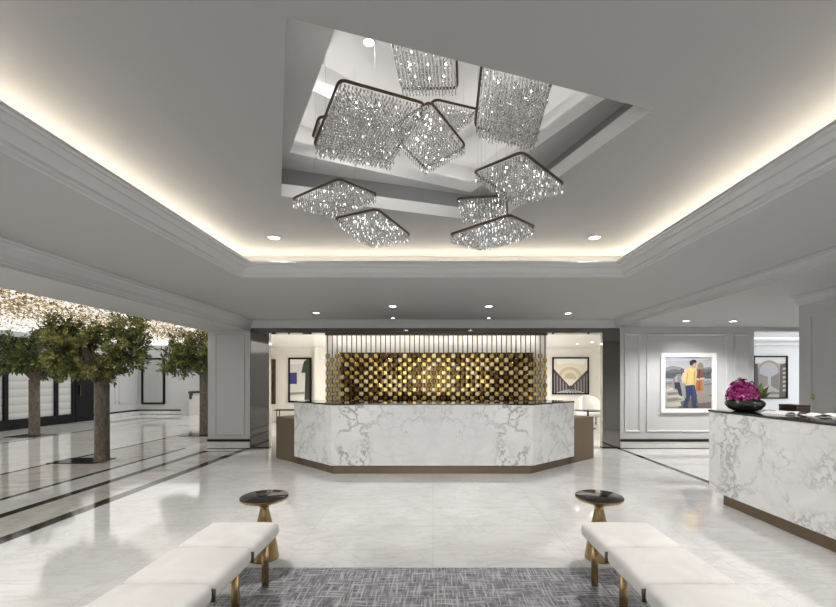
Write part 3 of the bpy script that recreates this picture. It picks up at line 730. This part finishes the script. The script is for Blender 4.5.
# arch picture beyond the right opening
YA = YF - .03
def za(x, y): p = at(720 + x / 6.07, 320 + y / 6.07, YA); return (p.x, p.z)
ap = empty('archway_picture', (0, YA, 0), 'dark framed picture of a street seen through an archway, beyond right opening', 'picture')
q0, q1 = za(200, 478), za(408, 218)
fm = MB(); frame_box(fm, q0[0], q1[0], q0[1], q1[1], .025, .04, .06, None); fm.build('frame', M['black'], ap)
aa = MB(); lay[0] = -.002
gs = lambda pts, c: shape(pts, c, za, aa)
gs([(203, 222), (405, 222), (405, 475), (203, 475)], (0.279, 0.254, 0.229)); gs([(203, 222), (405, 222), (395, 262), (212, 262)], (0.465, 0.446, 0.422))
gs(circ(297, 310, 68, 66, 18, PI, 2 * PI) + [(365, 330), (365, 400), (229, 400), (229, 330)], (0.211, 0.180, 0.161)); gs(circ(297, 312, 56, 54, 18, PI, 2 * PI) + [(353, 400), (241, 400)], (0.279, 0.279, 0.291))
gs([(203, 262), (230, 268), (236, 475), (203, 475)], (0.050, 0.043, 0.040)); gs([(405, 262), (365, 270), (358, 475), (405, 475)], (0.062, 0.053, 0.046))
for k in range(6): gs([(380, 290 + 26 * k), (400, 288 + 26 * k), (400, 302 + 26 * k), (380, 304 + 26 * k)], (0.310, 0.285, 0.248))
gs([(236, 325), (290, 345), (290, 400), (236, 430)], (0.161, 0.143, 0.130)); gs([(358, 320), (308, 345), (308, 400), (358, 430)], (0.136, 0.118, 0.105)); gs([(236, 425), (290, 398), (308, 398), (358, 430), (358, 475), (236, 475)], (0.260, 0.242, 0.217)); gs([(236, 440), (358, 436), (358, 450), (236, 452)], (0.124, 0.112, 0.099))
aa.build('photograph', None, ap)

# ------------------------------------------------------------------ lounge furniture
ac = empty('armchair', (PX(590, 13.3), 13.3, 0), 'rounded white armchair beyond the right end of the desk', 'armchair')
MB().bbox(-.36, .36, -.34, .3, .28, .46, .07, 3).build('seat', M['velvet'], ac)
bk = MB(); n = 18
pts = [(-.37 * math.cos(PI * k / n), -.1 + .42 * math.sin(PI * k / n)) for k in range(n + 1)]
inn = [(p[0] * .78, -.1 + (p[1] + .1) * .75) for p in pts]
vs = []
for (a, c), k in zip(zip(pts, inn), range(n + 1)):
    h = .62 + .33 * math.sin(PI * k / n) ** .6
    vs += [(a[0], a[1], .3), (a[0], a[1], h), (c[0], c[1], h + .02), (c[0], c[1], .3)]
fs = []
for k in range(n):
    o = 4 * k
    fs += [(o, o + 4, o + 5, o + 1), (o + 1, o + 5, o + 6, o + 2), (o + 2, o + 6, o + 7, o + 3), (o + 3, o + 7, o + 4, o)]
fs += [(0, 1, 2, 3), (4 * n + 3, 4 * n + 2, 4 * n + 1, 4 * n)]
bk.add(vs, fs, None, True); bk.build('backrest', M['velvet'], ac, True)
for x in (-.28, .28):
    for y in (-.25, .22): MB().lathe([(.014, 0), (.022, .29)], (x, y, 0), 10).build('leg', M['darkwood'], ac)
tb = empty('lounge_table', (PX(588, 12.4), 12.4, 0), 'low round dark table in front of the white armchair', 'table')
MB().lathe([(.02, .53), (.39, .535), (.40, .545), (.40, .56), (.39, .565)], n=32).build('top', M['blackglass'], tb)
MB().lathe([(.22, 0), (.22, .015), (.03, .03), (.025, .53)], n=24).build('pedestal', M['black'], tb)
ct = empty('console_table', (PX(287, 13.9), 13.9, 0), 'slim low dark table beneath the tall mirror at left', 'table')
zt = PZ(409.5, 13.9)
MB().bbox(-.38, .38, -.16, .16, zt - .03, zt, .005).build('top', M['black'], ct)
for x in (-.3, .3):
    for y in (-.12, .12): MB().box(x - .012, x + .012, y - .012, y + .012, 0, zt - .03).build('leg', M['black'], ct)

# ------------------------------------------------------------------ rug, benches, side tables
rg = MB().bbox(-1.5, 1.44, .3, 3.24, .0, .012, .004, 1).build('rug', M['rug']); tag(rg, 'grey woven rug with crosshatched pale strokes between the benches', 'rug')
def bench(xin, s, label):                                 # xin: inner long edge; s: -1 left, +1 right
    t = empty('bench', (xin, 3.03, .0), label, 'bench')
    W, L = .50, .45
    for k in range(5):
        y1 = -k * (L + .005); y0 = y1 - L
        bm = bmesh.new(); bmesh.ops.create_cube(bm, size=1)
        for q in bm.verts: q.co = Vector((q.co.x * W, q.co.y * L, q.co.z * .105))
        bmesh.ops.bevel(bm, geom=list(bm.edges), offset=.038, segments=4, profile=.55, affect='EDGES')
        bmesh.ops.subdivide_edges(bm, edges=[e_ for e_ in bm.edges if e_.calc_length() > .2], cuts=3, use_grid_fill=True)
        for q in bm.verts:
            fx, fy = q.co.x / (W / 2), q.co.y / (L / 2)
            if q.co.z > .03: q.co.z += .016 * max(0, 1 - fx * fx) * max(0, 1 - fy * fy)
            q.co += Vector((s * W / 2, (y0 + y1) / 2, .3975))
        bm.verts.index_update()
        mb = MB(); mb.add([q.co[:] for q in bm.verts], [[q.index for q in f.verts] for f in bm.faces], None, True); bm.free()
        mb.build('cushion', M['velvet'], t)
    fr = MB()
    for x in (.075, W - .075): fr.box(s * x - .015, s * x + .015, -5 * (L + .005) + .02, -.02, .315, .344)
    fr.build('frame', M['brass'], t)
    for y in (-.085, -.53, -.985, -1.44, -2.1):
        for x in (.075, W - .075):
            lg = MB(); xx = s * x
            lg.bbox(xx - .023, xx + .023, y - .010, y + .010, .0 if abs(xin + xx) > 1.5 else .012, .33, .003, 1)
            lg.build('leg', M['brass'], t)
        cb = MB(); cb.bbox(min(s * .075, s * (W - .075)), max(s * .075, s * (W - .075)), y - .02, y + .02, .30, .318, .003, 1); cb.build('crossbar', M['brass'], t)
    for k in range(1, 5):
        y = -k * (L + .005) + .0025
        c_ = MB().bbox(min(s * -.004, s * .03), max(s * -.004, s * .03), y - .006, y + .006, .345, .412, .002, 1); c_.build('clip', M['bronze'], t)
    return t
bench(-1.13, -1, 'ivory cushioned bench with brass legs on the left of the rug')
bench(1.086, 1, 'ivory cushioned bench with brass legs on the right of the rug')
def side_table(x, y, label):
    t = empty('side_table', (x, y, 0), label, 'side table')
    MB().lathe([(.10, .0), (.116, .004), (.112, .03), (.098, .12), (.075, .24), (.052, .34), (.040, .395), (.036, .415), (.036, .425), (.044, .44), (.085, .46), (.15, .482), (.182, .494), (.192, .505), (.192, .517), (.184, .519)], n=48).build('pedestal', M['brass'], t)
    MB().lathe([(.18, .519), (.188, .5195), (.189, .524), (.184, .526)], n=48).build('top', M['blackglass'], t)
side_table(-1.41, 3.43, 'brass pedestal side table with black top behind the left bench')
side_table(1.39, 3.43, 'brass pedestal side table with black top behind the right bench')

# ------------------------------------------------------------------ flowers and papers on the counter
ZT = 1.122
fa = empty('flower_bowl', (3.665, 4.82, ZT), 'dark bowl of magenta orchids on the marble counter', 'flowers'); fa.scale = (.83, .83, .95)
MB().lathe([(.09, 0), (.13, .004), (.19, .03), (.232, .075), (.236, .105), (.21, .135), (.165, .15), (.15, .145), (.17, .12), (.10, .1)], n=40).build('bowl', M['stone'], fa)
random.seed(21); pe = MB()
for k in range(260):
    d = Vector((random.gauss(0, 1), random.gauss(0, 1), abs(random.gauss(0, 1)) * .9 + .1)).normalized()
    p = Vector((-.03 + d.x * .20, d.y * .18, .14 + d.z * .25)) * random.uniform(.86, 1.04); n_ = d
    u = n_.orthogonal().normalized(); w_ = n_.cross(u)
    for j in range(5):
        a = j * 2 * PI / 5 + k; q = (u * math.cos(a) + w_ * math.sin(a)); sdr = n_.cross(q); ln = random.uniform(.022, .036)
        pe.add([p, p + q * ln * .55 + sdr * ln * .42 + n_ * .008, p + q * ln + n_ * .014, p + q * ln * .55 - sdr * ln * .42 + n_ * .008], [(0, 1, 2, 3)], random.choice((M['petal'], M['petal'], M['petalD'])), True)
tag(pe.build('blossoms', None, fa), 'magenta blossoms', kind='stuff')
lf = MB()
for k in range(16):
    a = random.uniform(-.8, .8); L_ = random.uniform(.16, .27); el = random.uniform(.35, 1.0)
    d = Vector((math.cos(a) * math.cos(el), math.sin(a) * math.cos(el), math.sin(el))); s_ = Vector((-math.sin(a), math.cos(a), 0)) * .055; p = Vector((.14, -.04, .14))
    lf.add([p, p + d * L_ * .5 + s_, p + d * L_, p + d * L_ * .5 - s_], [(0, 1, 2, 3)])
lf.build('leaves', M['green'], fa)
def sheet(x, y, w, d, rz, label, th=.006, mt='paper', name='brochure'):
    t = empty(name, (x, y, ZT), label, 'brochure', 'papers on the counter'); t.rotation_euler.z = rz
    mb = MB(); n = 8
    for sgn in (-1, 1):
        vs = []
        for i in range(n + 1):
            f = i / n; z = .003 + .034 * math.sin(PI * f) * (1 - f * .6)
            vs += [(sgn * w * f, -d, z), (sgn * w * f, d, z)]
        mb.add(vs, [(2 * i, 2 * i + 2, 2 * i + 3, 2 * i + 1) for i in range(n)], None, True)
    mb.build('pages', M[mt], t)
    MB().box(-w, w, -d, d, 0, .003).build('cover', M['paper'], t); return t
sheet(3.82, 4.46, .17, .12, .25, 'open white brochure lying right of the flower bowl')
sheet(3.98, 4.14, .16, .12, -.35, 'open white brochure lying farther right, before the dark box')
bx = empty('document_box', (4.07, 4.62, ZT), 'dark brown leather box on the marble counter', 'box')
MB().bbox(-.075, .075, -.12, .12, 0, .07, .006).build('body', M['brown'], bx)
MB().bbox(-.078, .078, -.123, .123, .07, .09, .006).build('lid', M['brown'], bx)

# ------------------------------------------------------------------ chandeliers
def inside(p, Q):
    for i in range(4):
        a, b_ = Q[i], Q[(i + 1) % 4]
        if (b_ - a).x * (p.y - a.y) - (b_ - a).y * (p.x - a.x) < .0: return False
    return True
def top_at(p):
    p = Vector((p[0], p[1]))
    if inside(p, Q3): return 4.16
    if inside(p, Q2): return 3.80
    if inside(p, Q1): return 3.45
    return ZC
def chandelier(Np, Lp, Rp, k, label, hang=.088, n=20, stretch=1):
    o = Vector((0, 0, H)); Np, Lp, Rp = (o + (Vector(q) - o) * k for q in (Np, Lp, Rp))
    Rp = Np + (Rp - Np) * stretch
    a, b_ = Lp - Np, Rp - Np; c = Np + (a + b_) / 2
    t = empty('chandelier', c, label, 'chandelier', 'crystal chandeliers in the ceiling recess')
    cs = [Np - c, Rp - c, Np + a + b_ - c, Lp - c]
    path = []; rr = .05 * min(1, a.length / .45)
    for i in range(4):
        p, q0_, q1_ = cs[i], cs[i - 1], cs[(i + 1) % 4]
        d0 = (q0_ - p).normalized() * rr; d1 = (q1_ - p).normalized() * rr
        for j in range(6):
            f = j / 5; path.append((p + d0) * (1 - f) ** 2 + 2 * f * (1 - f) * p + (p + d1) * f ** 2)
    MB().tube(path, .0098, 8, True).build('frame', M['bronze'], t)
    cu = MB(); rr_ = .0076
    na = max(6, int(n * a.length / .5)); nb = max(6, int(n * b_.length / .5))
    for i in range(na):
        for j in range(nb):
            u, w_ = (i + .5) / na, (j + .5) / nb
            p = Np - c + a * u + b_ * w_
            edge = min(u, 1 - u, w_, 1 - w_) * 2
            ln = hang * (.65 + .7 * edge ** .7) + random.uniform(-.012, .012)
            m_ = max(2, int(round(ln / .038)))
            z = p.z
            for e_ in range(m_):
                hh = .0185; r_ = rr_ * random.uniform(.85, 1.2); an = random.uniform(0, PI); zc_ = z - .004 - hh
                ca, sa = math.cos(an) * r_, math.sin(an) * r_; x_, y_ = p.x, p.y
                tl = (random.uniform(-.002, .002), random.uniform(-.002, .002))
                vs = [(x_ + tl[0], y_ + tl[1], zc_ + hh), (x_ + ca, y_ + sa, zc_ + .004), (x_ - sa, y_ + ca, zc_ + .004), (x_ - ca, y_ - sa, zc_ + .004), (x_ + sa, y_ - ca, zc_ + .004), (x_ - tl[0], y_ - tl[1], zc_ - hh)]
                cu.add(vs, [(0, 1, 2), (0, 2, 3), (0, 3, 4), (0, 4, 1), (5, 2, 1), (5, 3, 2), (5, 4, 3), (5, 1, 4)])
                z -= .038
    tag(cu.build('crystal_curtain', M['crystal'], t), 'dense curtain of clear cut crystals', kind='stuff')
    for (u, w_) in ((.25, .25), (.75, .25), (.25, .75), (.75, .75), (.5, .5), (.5, .2), (.5, .8), (.2, .5), (.8, .5)):
        p = Np - c + a * u + b_ * w_ + Vector((.008, .006, .012)); MB().lathe([(.001, -.006), (.004, -.004), (.0055, 0), (.004, .004), (.001, .006)], p, 10).build('bulb', M['bulb'], t)
    for (u, w_) in ((.5, 0), (.5, 1)):
        p = Np + a * u + b_ * w_; zt_ = top_at(p)
        if zt_ - p.z > .02: MB().tube([p - c, Vector((p.x, p.y, zt_)) - c], .0007, 4).build('suspension_wire', M['wire'], t)
    return t
random.seed(31)
chandelier((-.573, 2.515, 3.34), (-.883, 3.04, 3.23), (-.05, 2.83, 3.40), 1.0, 'largest crystal chandelier, at the left of the recess', .12)
chandelier((-.026, 3.57, 3.92), (-.43, 3.93, 3.89), (.32, 3.96, 3.75), .85, 'crystal chandelier tucked just behind and right of the largest one')
chandelier((.02, 3.81, 4.10), (-.24, 4.24, 4.13), (.45, 4.06, 4.17), .85, 'small crystal chandelier glimpsed deep in the middle of the recess')
chandelier((-.33, 4.38, 4.60), (-.38, 3.78, 4.63), (.26, 4.34, 4.58), .75, 'topmost crystal chandelier, cut off by the near edge of the opening')
chandelier((.41, 3.42, 4.16), (.41, 4.02, 3.97), (.98, 3.37, 3.97), .80, 'big crystal chandelier at the upper right, cut by the opening edge', .12)
chandelier((.74, 3.39, 3.38), (.38, 3.86, 3.45), (1.21, 3.77, 3.29), .80, 'crystal chandelier hanging at the right, under the sloping recess edge')
chandelier((.74, 4.13, 3.35), (.25, 4.24, 3.37), (.84, 4.62, 3.34), .80, 'small crystal chandelier half hidden behind the lowest right one', .08)
chandelier((.59, 3.17, 2.77), (.14, 3.49, 2.73), (.90, 3.61, 2.84), .92, 'lowest crystal chandelier on the right, above the desk')
chandelier((-.56, 4.12, 3.21), (-1.07, 4.44, 3.24), (-.25, 4.62, 3.12), .82, 'lower of the two crystal chandeliers on the left, nearest the cove light')
chandelier((-.84, 3.64, 3.28), (-1.36, 3.94, 3.23), (-.56, 4.15, 3.37), .85, 'leftmost crystal chandelier, hanging below the left recess edge')
chandelier((-1.63, 5.85, 5.23), (-1.85, 6.3, 5.22), (-1.22, 6.05, 5.44), .50, 'chandelier almost hidden behind the largest one, only its frame corner showing', .06, stretch=2.0)

# ------------------------------------------------------------------ downlights
def downlight(x, y, z, label, power, cone=120, blend=.9, r=.055, group='recessed downlights', col=(1, .97, .93)):
    t = empty('downlight', (x, y, z), label, 'downlight', group)
    MB().lathe([(r, -.001), (r * 1.25, -.003), (r * 1.3, -.010), (r, -.012), (r * .98, -.004)], n=24).build('trim_ring', M['white'], t)
    MB().lathe([(.002, -.003), (r * .97, -.003), (r * .97, -.006), (.002, -.006)], n=24).build('lens', M['lens'], t)
    if power:
        l = bpy.data.lights.new('downlight_lamp', 'SPOT'); l.energy = power; l.spot_size = math.radians(cone); l.spot_blend = blend; l.shadow_soft_size = .05; l.color = col
        o = bpy.data.objects.new('downlight_lamp', l); COL.objects.link(o); o.location = (x, y, z - .05)
PW = 75
downlight(-1.79, 4.62, ZC, 'downlight in the tray ceiling, left of the chandeliers', PW * 2.4)
downlight(1.82, 4.62, ZC, 'downlight in the tray ceiling, right of the chandeliers', PW * 2.4)
downlight(-.70, 7.13, ZS, 'soffit downlight above the desk, left of its middle', PW * .6)
downlight(.97, 7.13, ZS, 'soffit downlight above the desk, right of its middle', PW * .6)
downlight(-2.23, 7.83, ZS, 'soffit downlight above the left end of the desk', PW * .5, 110)
downlight(2.6, 7.89, ZS, 'soffit downlight above the right end of the desk', PW * .5, 110)
downlight(-.83, 8.5, ZS, 'faint small soffit light near the cornice, left of centre', 10, 100, .9, .035)
downlight(1.16, 8.5, ZS, 'faint small soffit light near the cornice, right of centre', 10, 100, .9, .035)
downlight(PX(686, 7.85), 7.85, ZB, 'bay downlight above the left side of the beach picture', PW * 1.8, 140)
downlight(PX(733, 7.9), 7.9, ZB, 'bay downlight right of the beach picture', PW * 1.8, 140)
downlight(PX(577, 13), 13.0, 2.62, 'lounge downlight above the vaulted arcade picture', 55, 120)
downlight(PX(592, 12.4), 12.4, 2.62, 'lounge downlight nearest the right mirror column', 55, 120)
downlight(-.505, 3.23, 4.16, 'bright round downlight at the top of the ceiling recess', 34, 150, r=.038)
for k, (x, y) in enumerate(((-1.7, 1.0), (1.7, 1.0), (-1.7, -1.3), (1.7, -1.3))):  # unseen downlights added to light the floor and desk front
    downlight(x, y, ZC, 'added fill downlight in the tray on the entrance side, out of the picture', PW * 1.2, 130, group='added entrance side downlights')
for k, (x, y) in enumerate(((-3.2, 2.2), (3.1, 2.2), (-3.2, -.5), (3.1, -.5))):  # unseen soffit lamps added as further fill
    downlight(x, y, ZS, 'added fill downlight in the soffit on the entrance side, out of the picture', PW * .7, 120, group='added entrance side soffit downlights')
l = bpy.data.lights.new('picture_lamp', 'SPOT'); l.energy = 30; l.spot_size = math.radians(62); l.spot_blend = .8; l.shadow_soft_size = .04
o = bpy.data.objects.new('picture_lamp', l); COL.objects.link(o); o.location = (PX(686, 7.85), 7.85, ZB - .05); o.rotation_euler = (Vector((5.5 - PX(686, 7.85), YB - 7.85, -1.0)).to_track_quat('-Z', 'Y')).to_euler()
for k, (x, y) in enumerate(((4.5, 3.3), (4.5, 1.2), (7.6, 7.2))):  # unseen lamps added to brighten the counter bay
    downlight(x, y, ZB, 'added counter bay fill downlight out of the picture', PW * 2.0, 140, group='added counter bay downlights')
def arealamp(x, y, z, sx_, sy_, e, rot=(0, 0, 0), col=(1, .97, .93)):
    l = bpy.data.lights.new('ceiling_panel_lamp', 'AREA'); l.shape = 'RECTANGLE'; l.size = sx_; l.size_y = sy_; l.energy = e; l.color = col
    o = bpy.data.objects.new('ceiling_panel_lamp', l); COL.objects.link(o); o.location = (x, y, z); o.rotation_euler = rot; return o
def lightpanel(x0, x1, y0, y1, z, est, label):  # glowing panels added out of sight as fill light
    o = MB().box(x0, x1, y0, y1, z - .02, z).build('fill_light_panel', mat('light panel', (.9, .9, .9), .5, emit=(1, .96, .9), estr=est)); tag(o, label, 'fill light')
lightpanel(-2.0, 2.0, 10.2, 13.2, 2.62, 7, 'added fill light panel hidden behind the partition')
lightpanel(9.5, 10.5, 10, 11, 3.1, .25, 'added fill light panel in the room beyond the right opening')

# ------------------------------------------------------------------ added glazing behind the camera, letting in frontal fill light
we = MB().box(-5, -3.2, -4.6, -4.5, 0, 3.1).box(3.2, 9.2, -4.6, -4.5, 0, 3.1).box(-3.2, 3.2, -4.6, -4.5, 2.5, 3.1).build('wall_entrance', M['paint']); struct(we, 'entrance wall behind the viewer', 'wall')
struct(MB().box(-12.7, -5, -4.6, -4.5, 0, 3.0).build('wall_court_entrance', M['paint']), 'near end wall of the tree court', 'wall')
wn = MB()
for x in (-3.2, -1.6, 0, 1.6, 3.2): wn.box(x - .03, x + .03, -4.58, -4.5, 0, 2.5)
wn.box(-3.2, 3.2, -4.58, -4.5, 2.44, 2.5).box(-3.2, 3.2, -4.58, -4.5, 0, .06)
struct(wn.build('fill_window', M['black']), 'added black framed glazing behind the viewer, for fill light', 'window')
pr = bpy.data.lights.new('fill_light_portal', 'AREA'); pr.shape = 'RECTANGLE'; pr.size = 6.4; pr.size_y = 2.5; pr.cycles.is_portal = True
o = bpy.data.objects.new('fill_light_portal', pr); COL.objects.link(o); o.location = (0, -4.62, 1.25); o.rotation_euler = (PI / 2, 0, 0)   # opens towards +Y

w = bpy.data.worlds.new('fill_daylight'); S.world = w; w.use_nodes = True  # even background light admitted as fill through the added glazing
bg = w.node_tree.nodes['Background']; bg.inputs[0].default_value = (.95, .98, 1, 1); bg.inputs[1].default_value = 2.8

# ------------------------------------------------------------------ camera
cd = bpy.data.cameras.new('camera'); cam = bpy.data.objects.new('camera', cd); COL.objects.link(cam)
cd.sensor_fit = 'HORIZONTAL'; cd.sensor_width = 36; cd.lens = 36 * F / 836
cd.shift_x = -(CX - 418) / 836; cd.shift_y = (CY - 303.5) / 836
cam.location = (0, 0, H); cam.rotation_euler = (PI / 2, 0, 0); cd.clip_start = .05
S.camera = cam
S.view_settings.view_transform = 'Standard'; S.view_settings.look = 'None'; S.view_settings.gamma = 1; S.view_settings.exposure = .22
S.view_settings.use_curve_mapping = False
S.cycles.max_bounces = 10; S.cycles.diffuse_bounces = 5; S.cycles.glossy_bounces = 5; S.cycles.transmission_bounces = 6
S.cycles.caustics_reflective = False; S.cycles.caustics_refractive = False; S.cycles.sample_clamp_indirect = 6
S.cycles.use_denoising = True
